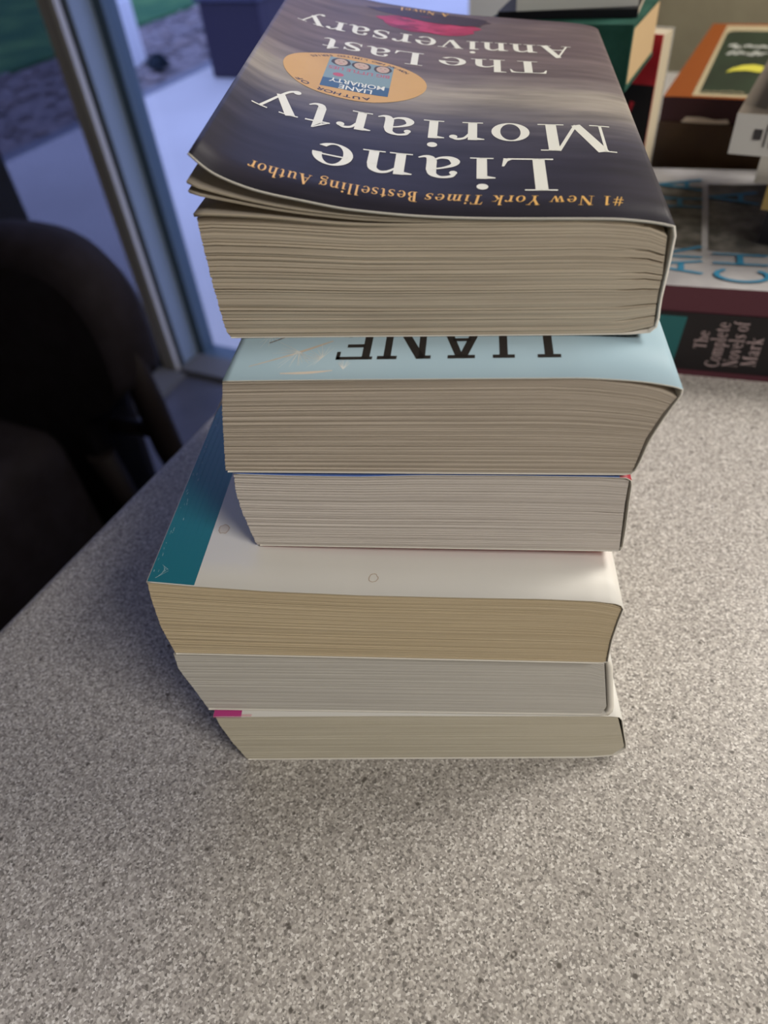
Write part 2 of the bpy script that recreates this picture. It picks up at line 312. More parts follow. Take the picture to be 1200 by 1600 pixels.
class Cover:
    """a bent card: near and far section outlines (mm), swept along the book; thickness inward"""
    def __init__(s, near, D, tilt, far=None, th=.45, n=90, nv=10, y0=-.0004, side=1):
        s.D, s.tilt, s.th, s.n, s.nv, s.y0, s.side = D, tilt, th, n, nv, y0, side
        s.near, s.len = resample(near, n+1); s.far = resample(far, n+1)[0] if far else s.near
    def grid(s, i, t):
        a, b = s.near[i], s.far[i]; return lerp(a[0], b[0], t), lerp(a[1], b[1], t)
    def normal(s, i, t):
        a = s.grid(max(i-1, 0), t); b = s.grid(min(i+1, s.n), t); dx, dz = b[0]-a[0], b[1]-a[1]; l = math.hypot(dx, dz) or 1
        return -dz/l*s.side, dx/l*s.side
    def at(s, q, v, off=0.0):
        """q = mm along the outline from its start, v = metres into the depth"""
        f = max(0, min(s.n-1e-6, q/s.len*s.n)); i = int(f); t = max(0, min(1, v/s.D)); k = f-i
        # along v the surface is straight between its slices, so plain interpolation stays on it
        a, b = s.grid(i, t), s.grid(i+1, t); n0, n1 = s.normal(i, t), s.normal(i+1, t)
        x = lerp(a[0], b[0], k)+lerp(n0[0], n1[0], k)*off; z = lerp(a[1], b[1], k)+lerp(n0[1], n1[1], k)*off
        return Vector((x/1000, s.y0+v+s.tilt*lerp(s.near[i][1], s.near[i+1][1], k)/1000, z/1000))
    def build(s, bm, region=None, thf=None):
        thf = thf or (lambda t: s.th if s.near[min(s.n, int(t*s.n+.5))][1] > 1.2 else .18)
        uvl = bm.loops.layers.uv.verify(); O = []; I = []
        for i in range(s.n+1):
            O.append([]); I.append([])
            for j in range(s.nv+1):
                t = j/s.nv; x, z = s.grid(i, t); nx, nz = s.normal(i, t); th = thf(i/s.n) if thf else s.th; y = s.y0+s.D*t+s.tilt*s.near[i][1]/1000
                O[-1].append(bm.verts.new((x/1000, y, z/1000))); I[-1].append(bm.verts.new(((x-nx*th)/1000, y, (z-nz*th)/1000)))
        def q(vs, uvs, mi):
            f = bm.faces.new(vs); f.material_index = mi; f.smooth = True
            for l, u in zip(f.loops, uvs): l[uvl].uv = u
        for i in range(s.n):
            u0, u1 = s.len*i/s.n/1000, s.len*(i+1)/s.n/1000
            for j in range(s.nv):
                v0, v1 = s.D*j/s.nv, s.D*(j+1)/s.nv; uu = [(u0, v0), (u1, v0), (u1, v1), (u0, v1)]
                q([O[i][j], O[i+1][j], O[i+1][j+1], O[i][j+1]], uu, region(u0*1000, v0) if region else 1)
                q([I[i][j], I[i][j+1], I[i+1][j+1], I[i+1][j]], [uu[0], uu[3], uu[2], uu[1]], 0)
            q([O[i][0], I[i][0], I[i+1][0], O[i+1][0]], [(u0, 0)]*4, 0); q([O[i][-1], O[i+1][-1], I[i+1][-1], I[i][-1]], [(u0, 0)]*4, 0)
        for i in (0, s.n):
            for j in range(s.nv): q([O[i][j], O[i][j+1], I[i][j+1], I[i][j]], [(0, 0)]*4, 0)
    def cuts(s): return [s.len*i/s.n for i in range(s.n+1)]

def book(name, O, yaw, label):
    return empty(name, O, rad(yaw), label, 'book', 'stack of paperbacks on the counter')

# ---- topmost paperback
B1 = book('paperback_book', (-.0423, .1946, .155), -10.9, 'dark paperback with curled corner and white and gold lettering, topmost of the stack')
M_pg1 = page_mat('warm_page_edges', (.56, .49, .39), (.44, .375, .295), 120)
page_block('page_block', B1, M_pg1, [(-4.2, 29.6), (-3.4, 22.5), (-1.8, 11.3), (-.1, 2.4), (1.3, .3)], [(126.3, 24.5), (126.4, 15.1), (125.9, 10.3), (125.8, 7), (125.8, 1.7)],
           [(-5, 32.2), (0, 32.4), (17, 31.4), (43, 29.3), (78, 28.3), (107, 27.9), (117, 27.1), (124, 25.8), (127, 24.0)], [(0, .3), (49, .3), (105, .3), (118, .5), (126, 2.2)], .200, .35, nt=80,
           jit=.00045, creases=(9, 20, 33, 41, 46, 57, 63), seed=3)
near1 = [(-1, 50.4), (2.9, 46.4), (7.1, 43.7), (13.6, 40.9), (19.8, 39), (27, 37.3), (35.9, 35.2), (43, 33.9), (59, 31.9), (78.3, 30.6), (102, 29.8), (112, 29.4), (118.8, 28.7), (124.7, 27.8), (128, 27),
         (128.6, 25), (128.2, 20), (127.9, 16.6), (127, 8.6), (127.1, 3.7), (126.6, 1.4), (124.9, .5), (119.8, .1), (100, .05), (50, .05), (1.5, .05)]
far1 = [(-13, 58), (5, 52), (20, 48.7), (30, 46.5), (60, 41), (80, 38.5), (100, 36), (112, 34.6), (120, 33.4), (126, 32), (128, 31), (128.6, 28), (128.2, 22), (127.9, 16.6), (127, 8.6), (127.1, 3.7), (126.6, 1.4), (124.9, .5), (119.8, .1), (100, .05), (50, .05), (1.5, .05)]
# near and far outlines are matched piece by piece: cover flap, then spine and back
def split_match(near, far, kn, kf, n1, n2):
    a, la = resample(smooth_pts(near[:kn], 4), n1+1); b, lb = resample(smooth_pts(far[:kf], 4), n1+1)
    c, lc = resample(near[kn-1:], n2+1); d, ld = resample(far[kf-1:], n2+1)
    return a+c[1:], b+d[1:], la, lc
class Cover1(Cover):
    def __init__(s):
        s.n1, s.n2 = 90, 60; s.nearp, s.farp, s.len1, s.len2 = split_match(near1, far1, 15, 11, s.n1, s.n2)
        s.near, s.far = s.nearp, s.farp; s.n = s.n1+s.n2; s.D, s.tilt, s.th, s.nv, s.y0, s.side = .210, 0, .7, 16, -.0004+.35*.0285, 1
        s.len = s.len1*s.n/s.n1
C1 = Cover1()
def c1_y(i):   # the cover's near edge leans with the block below the block's top
    z = C1.near[i][1]; return -.35*(28.5-min(z, 28.5))/1000
bmc = bmesh.new(); uvl = bmc.loops.layers.uv.verify()
C1.build(bmc)
bmc.verts.ensure_lookup_table()
k = 0
for i in range(C1.n+1):
    for j in range(C1.nv+1):
        for q in range(2): bmc.verts[k].co.y += c1_y(i); k += 1
CUT1 = C1.cuts()
def on1(s, v, off=.10): return C1.at(s, v/1000, off)
# UV depth grows away from the camera; lettering is upside down for the camera, so glyph x runs towards -s and glyph y towards -v
def cover_text(txt, s_right, s_left, v_base, v_top, mi, off=.10, italic=0, sans=False, track=0, space=.36, skew=0):
    P, wd = sans_polys(txt, .012) if sans else text_polys(txt, italic=italic, track=track, space=space)
    kx = (s_right-s_left)/wd; ky = v_base-v_top
    P = [[(s_right-x*kx, v_base-y*ky+skew*(x*kx)/(s_right-s_left)) for x, y in p] for p in P]
    put_polys(bmc, P, lambda x, y: on1(x, y, off), mi, CUT1)
INK = dict(white=2, gold=3, badge=4, black=5, rose=6, rose_l=7, rose_d=8, teal=9, skin=10, hair=11, red=12, sea=13)
def s_of(u):  # block-frame x (mm) at the near edge -> mm along the flap
    best = min(range(C1.n1+1), key=lambda i: abs(C1.near[i][0]-u)); return C1.len1*best/C1.n1
#TEXTS
cover_text('#1 New York Times', 121.5, 66.0, 13.6, 7.6, INK['gold'], italic=.22, space=.5, track=.08)
cover_text('Bestselling Author', 64.0, 14.5, 14.0, 7.6, INK['gold'], skew=2.2, italic=.0, space=.5, track=.06)
cover_text('Liane', 104.0, 28.5, 40.5, 17.0, INK['white'], track=.04)
cover_text('Moriarty', 124.0, 7.0, 70.5, 47.0, INK['white'], track=.05)
cover_text('The', 107.0, 64.0, 142.0, 126.5, INK['white'], track=.03)
cover_text('Last', 60.0, 19.5, 142.5, 127.0, INK['white'], track=.03)
cover_text('Anniversary', 118.0, 8.0, 166.5, 149.0, INK['white'], track=.02)
cover_text('A Novel', 68.0, 46.0, 207.5, 202.5, INK['gold'], space=.5, track=.1)
# rose between the planks
def blob(cx, cy, rx, ry, mi, off, n=40, amp=.08, seed=0, k=5):
    r = random.Random(seed); ph = [r.uniform(0, 6.28) for _ in range(4)]
    P = []
    for i in range(n):
        a = 2*math.pi*i/n; m_ = 1+amp*(math.sin(k*a+ph[0])+.6*math.sin((k+4)*a+ph[1])+.4*math.sin((2*k+3)*a+ph[2])); P.append((cx+rx*m_*math.cos(a), cy+ry*m_*math.sin(a)))
    put_polys(bmc, [P], lambda x, y: on1(x, y, off), mi, CUT1)
blob(60, 184, 21, 12.5, INK['rose'], .06, amp=.06, seed=2)
for q in range(9):
    a = q*40; blob(60+11*math.cos(rad(a)), 183+6.5*math.sin(rad(a)), 6.5, 3.6, INK['rose_l'] if q % 2 else INK['rose'], .07+.004*q, amp=.12, seed=q)
for q in range(6):
    a = q*60+20; blob(60+5*math.cos(rad(a)), 182+3*math.sin(rad(a)), 4.5, 2.3, INK['rose'] if q % 2 else INK['rose_l'], .11+.004*q, amp=.12, seed=q+20)
blob(60, 199, 26, 7.0, INK['rose_d'], .05, amp=.05, seed=5)
blob(66, 193, 17, 4.0, INK['rose_d'], .14, amp=.08, seed=6)
# award badge with its small picture of another cover
E0 = (36.5, 103.0, 26.0, 23.5)
put_polys(bmc, disc(E0[0], E0[1], E0[2], E0[3], 72), lambda x, y: on1(x, y, .09), INK['badge'], CUT1)
def arc_text(txt, cx, cy, rx, ry, a0, a1, h, mi, inward=False):
    n = len(txt); 
    for i, c in enumerate(txt):
        if c == ' ': continue
        P, wd = sans_polys(c, .022); a = rad(lerp(a0, a1, i/(n-1))); x0 = cx+rx*math.cos(a); y0 = cy+ry*math.sin(a)
        # direction of reading
        da = 1 if a1 > a0 else -1; tx, ty = -rx*math.sin(a)*da, ry*math.cos(a)*da; l = math.hypot(tx, ty); tx /= l; ty /= l
        ux, uy = ty, -tx                  # glyph up (rotated the way upside-down lettering needs)
        if (uy > 0): ux, uy = -ux, -uy
        k_ = h
        put_polys(bmc, [[(x0+tx*(x-wd/2)*k_*1.15+ux*y*k_, y0+ty*(x-wd/2)*k_*1.15+uy*y*k_) for x, y in p] for p in P], lambda x, y: on1(x, y, .12), mi, CUT1)
arc_text('AUTHOR OF', E0[0], E0[1], 23.2, 19.2, -76, -139, 2.6, INK['black'])
arc_text('NOW AN HBO LIMITED SERIES', E0[0], E0[1], 23.4, 22.0, 38, 140, 1.7, INK['black'])
X0, X1, Y0, Y1 = 25.5, 49.5, 88.0, 120.5
def r4(x0, y0, x1, y1, mi, off): put_polys(bmc, rect(x0, y0, x1, y1), lambda x, y: on1(x, y, off), mi, CUT1)
r4(X0, Y0, X1, Y1, INK['sea'], .12); r4(X0, Y0, X1, Y0+9.0, INK['teal'], .125)
for cx, w_, hair_w in ((30.0, 3.0, 4.0), (37.6, 3.4, 4.0), (45.6, 3.0, 3.7)):
    blob(cx, Y1-4.4, hair_w*.9, 4.3, INK['hair'], .13, amp=.02, seed=int(cx)); blob(cx, Y1-4.4, w_*.8, 3.6, INK['skin'], .135, amp=.0)
for cx in (30.0, 37.6, 45.6):
    for d in (-.9, .9): put_polys(bmc, disc(cx+d, Y1-3.6, .45, .22, 8), lambda x, y: on1(x, y, .14), INK['hair'], CUT1)
    put_polys(bmc, disc(cx, Y1-5.9, .8, .22, 8), lambda x, y: on1(x, y, .14), INK['red'], CUT1)
put_polys(bmc, disc(30.5, 102.0, 2.0, 1.9, 18), lambda x, y: on1(x, y, .135), INK['red'], CUT1)
cover_text('BIG LITTLE LIES', 48.8, 26.2, 110.3, 107.0, INK['red'], off=.135, sans=True)
cover_text('MORIARTY', 48.0, 28.0, 97.8, 93.6, INK['white'], off=.14, sans=True)
cover_text('LIANE', 44.0, 32.0, 92.4, 88.2, INK['white'], off=.14, sans=True)
inks1 = [M_core, M_art, M_white_ink, M_gold_ink, M_badge, M_black_ink, M_rose, M_rose_light, M_rose_dark, mat('deep_sea_ink', (.03, .09, .16), .4), mat('skin_ink', (.50, .37, .30), .5), mat('dark_hair_ink', (.06, .045, .04), .5),
         mat('badge_red_ink', (.45, .07, .09), .4), mat('pale_sea_ink', (.19, .28, .29), .4)]
link('cover', bmc, inks1, B1, recalc=False)
# leaves that have lifted with the cover
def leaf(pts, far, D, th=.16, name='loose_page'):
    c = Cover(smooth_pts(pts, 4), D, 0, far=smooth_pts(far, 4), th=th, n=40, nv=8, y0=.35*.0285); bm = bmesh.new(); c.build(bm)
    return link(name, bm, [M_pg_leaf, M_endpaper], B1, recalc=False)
M_pg_leaf = mat('leaf_edge_paper', (.52, .45, .35), .85, .1)
def raise_(pts, dz, dx=0): return [(x+dx*(1-i/len(pts)), z+dz*(1-i/(len(pts)-1))) for i, (x, z) in enumerate(pts)]
lA = [(-3.8, 43.0), (-.8, 41.4), (8.3, 38.6), (19.3, 35.8), (32.1, 33.4), (50.1, 31.2), (78, 29.9), (105, 29.2), (120, 27.2)]
lA2 = [(x, z-.25*max(0, 1-x/60)-.05) for x, z in lA]
lB = [(-4.1, 40.4), (-1, 39.3), (8.2, 37.2), (19.2, 34.8), (32, 32.7), (50.1, 30.7), (78, 29.5), (105, 28.8), (120, 26.9)]
lC = [(x+.2, z-.35) for x, z in lB]
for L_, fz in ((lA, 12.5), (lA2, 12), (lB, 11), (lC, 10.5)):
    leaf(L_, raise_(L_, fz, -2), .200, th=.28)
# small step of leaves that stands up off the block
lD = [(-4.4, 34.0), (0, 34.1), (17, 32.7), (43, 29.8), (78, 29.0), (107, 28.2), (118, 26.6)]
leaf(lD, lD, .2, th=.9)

# ---- second paperback, pale blue
B2 = book('paperback_book', (-.0493, .1729, .120), -10, 'pale blue paperback with heavy black capitals LIANE, second from the top of the stack')
M_pg2 = page_mat('grey_beige_page_edges', (.58, .51, .43), (.47, .41, .34), 170)
top2 = [(7.9, 34.4), (27, 34.6), (54, 34.7), (99, 34.7), (110, 34.0), (122.8, 32.1), (130.7, 29.8), (133.6, 27.7)]
page_block('page_block', B2, M_pg2, [(7.7, 34.4), (5.1, 24.5), (2.7, 12.4), (.3, .3)], [(133.2, 27.7), (130.3, 20.6), (127.6, 12.6), (126.2, 2.9), (125.6, .8)], top2, [(0, .5), (126, .5)], .200, .002, nt=100, seed=5)
C2 = Cover(smooth_pts([(7.9, 34.9), (27, 35.0), (54.2, 35.0), (99.1, 34.9), (110, 34.7), (122.6, 33.6), (130.1, 32.2), (133.3, 31.2), (134.3, 29.6), (131.4, 21.7), (128.8, 13.1), (127.8, 6.6), (126.6, .9)], 3)+[(125, .1), (60, .05), (1, .05)], .203, .002, th=.4, n=150)
bmc = bmesh.new(); C2.build(bmc)
M_blue = mat('pale_blue_cover', (.42, .56, .64), .5, .2, noise=(14, (.37, .52, .61), 1))
CUT2 = C2.cuts()
def put2(P, mi, off=.06): put_polys(bmc, P, lambda x, y: C2.at(x-7.9, y/1000, off), mi, CUT2)
T2, N2 = 9.8, 36.0          # near and far end of the capitals (they stand upside down for the camera)
put2(rect(98.4, T2, 100.8, N2)+rect(96.4, T2, 102.8, T2+1.7)+rect(86, N2-2, 102.8, N2), 2)                      # L
put2(rect(85.9, T2, 88.2, N2)+rect(84, T2, 90.1, T2+1.7)+rect(84, N2-1.7, 90.1, N2), 2)                          # I
put2(rect(71.3, T2, 79.0, T2+1.7)+stroke([(74.6, T2+1), (68.2, N2)], [2.1, 2.4])+stroke([(75.7, T2+1), (82.5, N2)], [2.3, 2.6])+rect(72.6, 18.8, 77.9, 20.4)+rect(66, N2-1.7, 71, N2)+rect(80, N2-1.7, 85, N2), 2)   # A
put2(rect(52.9, T2, 55.0, N2)+rect(51.1, T2, 56.8, T2+1.7)+rect(62.9, T2+.2, 64.9, N2)+rect(62.6, T2, 66.5, T2+1.7)+stroke([(63.6, T2+.4), (53.6, N2)], [2.5, 2.5]), 2)   # N
put2(rect(46.6, T2, 48.9, N2)+rect(39.1, T2, 49.7, T2+1.5)+rect(39.1, T2, 40.2, T2+4.2)+rect(41.8, 16.2, 47, 17.9)+rect(39.8, 22.5, 41.8, 24.5)+rect(41.6, 13.8+8, 42.6, 25.8), 2)     # E
# dandelion seeds drifting over the cover
def seed_tuft(cx, cy, r_, a0, a1, n, mi, rs):
    r = random.Random(rs)
    for k in range(n):
        a = rad(lerp(a0, a1, k/(n-1))+r.uniform(-5, 5)); l = r_*r.uniform(.6, 1.1)
        put2(stroke([(cx, cy), (cx+l*math.cos(a), cy+l*math.sin(a)*1.2)], [.22, .08]), mi, .04+.001*k)
seed_tuft(27.5, 14.5, 8, 150, 330, 17, 3, 1); seed_tuft(17, 24, 6, 0, 360, 18, 3, 2); seed_tuft(35, 11, 6, 60, 240, 13, 3, 3); seed_tuft(42, 5, 5, 60, 130, 7, 3, 4)
put2(stroke([(14, 7), (22, 11), (30, 15.5), (37, 20)], [.3, .6, 1.1, .5]), 4, .03); put2(stroke([(24, 3.2), (32, 3.4), (39, 4.4)], [.4, 1.2, .3]), 4, .03); put2(stroke([(17.5, 19.5), (22.5, 23)], [.5, .5]), 5, .05)
link('cover', bmc, [M_core, M_blue, M_black_ink, mat('seed_hair_ink', (.66, .68, .66), .45), mat('seed_stem_ink', (.58, .50, .42), .45), mat('seed_body_ink', (.16, .13, .11), .45)], B2, recalc=False)

# ---- third paperback: a sliver of its blue cover shows
B3 = book('paperback_book', (-.0453, .1695, .088), -9.7, 'paperback with a thin blue cover edge, third from the top of the stack')
M_pg3 = page_mat('off_white_page_edges', (.68, .63, .585), (.59, .54, .50), 150)
page_block('page_block', B3, M_pg3, [(-1.9, 31.2), (-2.6, 24.5), (-2.4, 16.4), (-1.1, 6.3), (0, .4)], [(121.2, 29.3), (121.3, 20.6), (121.9, 10.1), (122.4, .8)],
           [(-2, 30.7), (16, 30.2), (39, 30.0), (59, 30.6), (86, 30.6), (113, 30.2), (121.5, 29.3)], [(0, .4), (123, .4)], .200, .082, nt=90, creases=(22, 49), seed=7)
C3 = Cover([(-1.6, 31.5), (6, 31.2), (16.5, 30.8), (39, 30.5), (59, 31.2), (86.3, 31.2), (112.9, 30.8), (120.6, 30.5), (122.3, 29.2), (122.6, 20.6), (123.2, 10.1), (123.4, 1.1), (122.5, .1), (60, .05), (1, .05)], .204, .082, th=.35, n=140, y0=-.0003)
bmc = bmesh.new(); C3.build(bmc, region=lambda u, v: 1 if u < 119 else 2)
link('cover', bmc, [M_core, mat('cornflower_cover', (.13, .22, .58), .4), mat('crimson_spine', (.45, .05, .07), .4)], B3, recalc=False)

# ---- fourth, larger, back cover up
B4 = book('paperback_book', (-.081, .1516, .0545), -8.8, 'larger paperback with white back cover, teal stripe and ring stains, fourth from top')
M_pg4 = page_mat('yellowed_page_edges', (.64, .535, .37), (.55, .45, .30), 190)
page_block('page_block', B4, M_pg4, [(-.9, 35.2), (-1.7, 27.9), (-2, 13.8), (-.2, .4)], [(154.2, 26.6), (153.3, 20.6), (152.4, 11.5), (152.3, 1)],
           [(-1, 35.2), (14.4, 33.8), (40, 32.0), (70, 30.6), (103, 30.2), (130, 30.0), (146, 29.2), (154.5, 26.6)], [(0, .4), (154, .4)], .226, .127, nt=110, seed=9, jit=.0002)
n4 = [(-1, 36.0), (14.5, 34.4), (40, 32.5), (70, 31.2), (103, 30.7), (129.5, 30.5), (145.5, 29.8), (153, 28.6), (154.9, 27.0), (154, 20.6), (153.1, 11.5), (153, 1), (151, .05), (80, .05), (0, .05)]
f4 = [(-1, 34.0), (14.5, 33.4), (40, 32.3), (70, 31.6), (103, 31.4), (129.5, 31.2), (145.5, 31.0), (153, 29.6), (154.9, 28.0), (154, 20.6), (153.1, 11.5), (153, 1), (151, .05), (80, .05), (0, .05)]
C4 = Cover(n4, .229, .127, far=f4, th=.4, n=160, nv=20)
bmc = bmesh.new(); C4.build(bmc)
CUT4 = C4.cuts()
def put4(P, mi, off=.05): put_polys(bmc, P, lambda x, y: C4.at(x, y/1000, off), mi, CUT4)
put4(rect(.3, .3, 16.2, 228), 2, .03)
def loop_stain(cx, cy, rx, ry, w_, n=26, rs=1):
    r = random.Random(rs); R = [1+r.uniform(-.09, .09) for _ in range(n)]; o = []
    for i in range(n):
        a, b = 2*math.pi*i/n, 2*math.pi*(i+1)/n; p, q = R[i], R[(i+1) % n]
        o.append([(cx+rx*p*math.cos(a), cy+ry*p*math.sin(a)), (cx+rx*q*math.cos(b), cy+ry*q*math.sin(b)), (cx+(rx-w_)*q*math.cos(b), cy+(ry-w_)*q*math.sin(b)), (cx+(rx-w_)*p*math.cos(a), cy+(ry-w_)*p*math.sin(a))])
    return o
put4(disc(20.0, 26.5, 1.75, 2.0, 20), 3, .06); put4(loop_stain(20.0, 26.5, 2.0, 2.3, .38, rs=1), 4, .07); put4(loop_stain(75.5, 7.2, 1.6, 1.9, .28, rs=2), 4, .06)
rs = random.Random(11)
for k in range(46):      # rubbed specks along the stripe's outer edge
    x = abs(rs.gauss(0, 1.3))+1.0; y = rs.uniform(1, 120); l = rs.uniform(.3, 1.6)
    put4(stroke([(x, y), (x+rs.uniform(-.3, .3), y+l)], [rs.uniform(.08, .25)]*2), 5, .06)
for k in range(5): put4(stroke([(2.5+k*.8, 2+k), (6.0-k*.7, 5.5+k*.6)], [.25, .12]), 5, .06)
for x, y, l in ((11, 66, 3), (12.5, 69, 2), (9.5, 80, 1.5)): put4(stroke([(x, y), (x+l*.6, y+.8)], [.2, .3]), 5, .06)
link('cover', bmc, [M_core, mat('white_back_cover', (.72, .705, .665), .45, .35), mat('teal_stripe', (.012, .17, .21), .35, .45), mat('pale_stain', (.66, .60, .53), .6), mat('brown_ring_stain', (.52, .42, .33), .6), mat('rubbed_teal', (.25, .42, .44), .6)], B4, recalc=False)

# ---- fifth
B5 = book('paperback_book', (-.0746, .1445, .0257), -7.8, 'paperback with cool grey page edges, second from the bottom of the stack')
M_pg5 = page_mat('cool_grey_page_edges', (.60, .58, .535), (.53, .51, .47), 90)
page_block('page_block', B5, M_pg5, [(-8.6, 28.1), (-8.4, 20.8), (-4.2, 9.3), (-1.2, .5)], [(145.6, 26.6), (147.0, 16), (148.4, 5), (147, 1.0)],
           [(-8.8, 28.2), (28, 28.2), (69, 28.0), (135, 27.6), (142, 26.8), (146, 24.5)], [(-2, .5), (148, .6)], .222, .23, nt=60, seed=11, jit=.00012)
C5 = Cover([(-8.0, 28.7), (28, 28.7), (69, 28.5), (135, 28.3), (145, 28.0), (148.2, 26), (149.6, 15), (151.2, 3), (150.2, .1), (60, .05), (-1, .05)], .226, .23, th=.5, n=120, y0=-.0003)
bmc = bmesh.new(); C5.build(bmc, thf=lambda t: 2.3 if .46 < t < .555 else .45)
link('cover', bmc, [M_core, mat('white_cover', (.75, .74, .70), .5)], B5, recalc=False)

# ---- sixth, on the counter
B6 = book('paperback_book', (-.0652, .1355, .0), -6.2, 'paperback with a pink patch at its cover corner, bottom of the stack')
M_pg6 = page_mat('greenish_cream_page_edges', (.60, .56, .455), (.53, .49, .39), 90)
page_block('page_block', B6, M_pg6, [(-8.2, 24.2), (-7.6, 20.2), (-4.6, 10.3), (-.6, .5)], [(143.2, 21.6), (145.4, 14), (147.4, 6), (143.5, 1.6)],
           [(-9, 24.6), (57, 24.2), (104, 23.4), (143, 22.6)], [(0, .4), (135, .5), (144, 1.6)], .222, .204, nt=60, seed=13, jit=.00012)
C6 = Cover([(-9.2, 25.4), (57, 25.0), (104, 24.2), (140, 23.6), (144.8, 22.8), (146.6, 14), (148.6, 5.8), (144.5, 1.2), (134, .05), (60, .05), (0, .05)], .226, .204, th=.45, n=120, y0=-.0003)
bmc = bmesh.new(); C6.build(bmc)
put_polys(bmc, rect(.1, .1, 11.0, 40), lambda x, y: C6.at(x, y/1000, .05), 2, C6.cuts())
put_polys(bmc, rect(11, .1, 15.0, 1.0), lambda x, y: C6.at(x, y/1000, .05), 3, C6.cuts())
put_polys(bmc, [[(0, 0), (11, 0), (11, 1), (0, 1)]], lambda x, y: C6.at(x, 0, -.42*y)+Vector((0, -.00008, 0)), 2, C6.cuts())
link('cover', bmc, [M_core, bpy.data.materials['white_cover'], mat('pink_patch', (.50, .055, .24), .45), mat('pale_pink_ink', (.68, .45, .46), .5)], B6, recalc=False)

# ------------------------------------------------------------------ counter
def rot_local(o): o.rotation_euler = (0, 0, RA); return o
UE, VF, VN, UR = -.279, 1.10, -.62, .95
T = empty('counter', (0, 0, -.74), 0, 'grey speckled laminate counter with a rounded edge that carries all the books', 'counter')
bm = bmesh.new(); r_ = .012; H = .04
prof = [(0, -H), (0, -r_)]+[(r_-r_*math.cos(rad(a)), -r_+r_*math.sin(rad(a))) for a in range(0, 91, 10)]
sec = [(UE+x, z) for x, z in prof]+[(UR, 0), (UR, -H)]
a = [bm.verts.new(rf(u, VN, z+.74)) for u, z in sec]; b = [bm.verts.new(rf(u, VF, z+.74)) for u, z in sec]
bm.faces.new(a); bm.faces.new(list(reversed(b)))
for i in range(len(sec)):
    j = (i+1) % len(sec); f = bm.faces.new([a[j], a[i], b[i], b[j]]); f.smooth = 0 < i < len(prof)-1
top_o = link('worktop', bm, M_table, T, recalc=True)
M_cab = mat('grey_cabinet_panel', (.22, .21, .20), .6)
bm = bmesh.new(); box(bm, .1, UR-.02, VN+.05, VF, 0, .70, xf=lambda c: rf(c.x, c.y, c.z)); link('cabinet_body', bm, M_cab, T)
for vv in (VN+.1, VF-.1):
    bm = bmesh.new(); box(bm, UE+.06, UE+.11, vv-.025, vv+.025, 0, .70, xf=lambda c: rf(c.x, c.y, c.z)); link('leg', bm, M_cab, T)

# ------------------------------------------------------------------ room shell (left and window sides are seen)
M_floor = mat('dark_blue_grey_carpet', (.055, .056, .07), .38, .5, noise=(9, (.075, .075, .09), 1))
M_wall = mat('beige_painted_wall', (.30, .27, .185), .8, .1, noise=(35, (.27, .24, .165), 1), bump=.3)
M_ceil = mat('ceiling_white', (.72, .72, .70), .9)
VW = 1.19
def slab_obj(name, u0, u1, v0, v1, z0, z1, m, bevel=0):
    bm = bmesh.new(); box(bm, u0, u1, v0, v1, z0, z1, bevel=bevel, xf=lambda c: rf(c.x, c.y, c.z)); return link(name, bm, m)
struct(slab_obj('floor', -3.2, 2.6, -3, VW+.12, -.80, -.74, M_floor))
struct(slab_obj('ceiling', -3.2, 2.6, -3, VW+.12, 1.9, 1.95, M_ceil))
struct(slab_obj('wall_left', -3.3, -3.2, -3, VW+.12, -.74, 1.9, M_wall)); struct(slab_obj('wall_right', 2.6, 2.7, -3, VW+.12, -.74, 1.9, M_wall)); struct(slab_obj('wall_rear', -3.2, 2.6, -3.1, -3, -.74, 1.9, M_wall))
struct(slab_obj('wall_back', -.34, 2.6, VW, VW+.12, -.74, 1.9, M_wall)); struct(slab_obj('wall_back_lintel', -3.2, -.34, VW, VW+.12, 1.5, 1.9, M_wall))
struct(slab_obj('trim_1', -.43, -.34, VW-.005, VW+.13, -.74, 1.5, mat('white_painted_trim', (.78, .80, .84), .5)))
M_grey = mat('grey_window_frame', (.30, .285, .27), .5, .3)
M_sill = mat('dark_grey_threshold', (.11, .108, .105), .6, .2)
M_al = mat('pale_aluminium', (.19, .24, .30), .4, .4)
M_dk = mat('dark_gasket', (.02, .025, .03), .6)
M_dkal = mat('slate_window_profile', (.065, .10, .13), .5, .3)
# mullion: grey room-side face, then gasket, pale track and slate outer profile on the side that faces the glass
bm = bmesh.new(); X = lambda c: rf(c.x, c.y, c.z)
box(bm, -1.285, -1.253, VW-.012, VW, -.74, 1.5, 0, xf=X); box(bm, -1.253, -1.240, VW-.014, VW, -.74, 1.5, 4, xf=X); box(bm, -1.285, -1.244, VW, VW+.012, -.74, 1.5, 1, xf=X); box(bm, -1.285, -1.232, VW+.012, VW+.072, -.74, 1.5, 2, xf=X); box(bm, -1.285, -1.208, VW+.072, VW+.115, -.74, 1.5, 3, xf=X)
struct(link('window_1', bm, [M_grey, M_dk, M_al, M_dkal, mat('light_grey_frame_edge', (.42, .41, .39), .5)]))
W1o = bpy.data.objects['window_1']
bm = bmesh.new(); box(bm, -1.208, -.43, VW+.06, VW+.115, -.74, -.728, 0, xf=X); box(bm, -1.222, -.43, VW-.02, VW+.06, -.74, -.725, 1, xf=X); link('window_sill', bm, [M_dkal, M_sill], W1o)
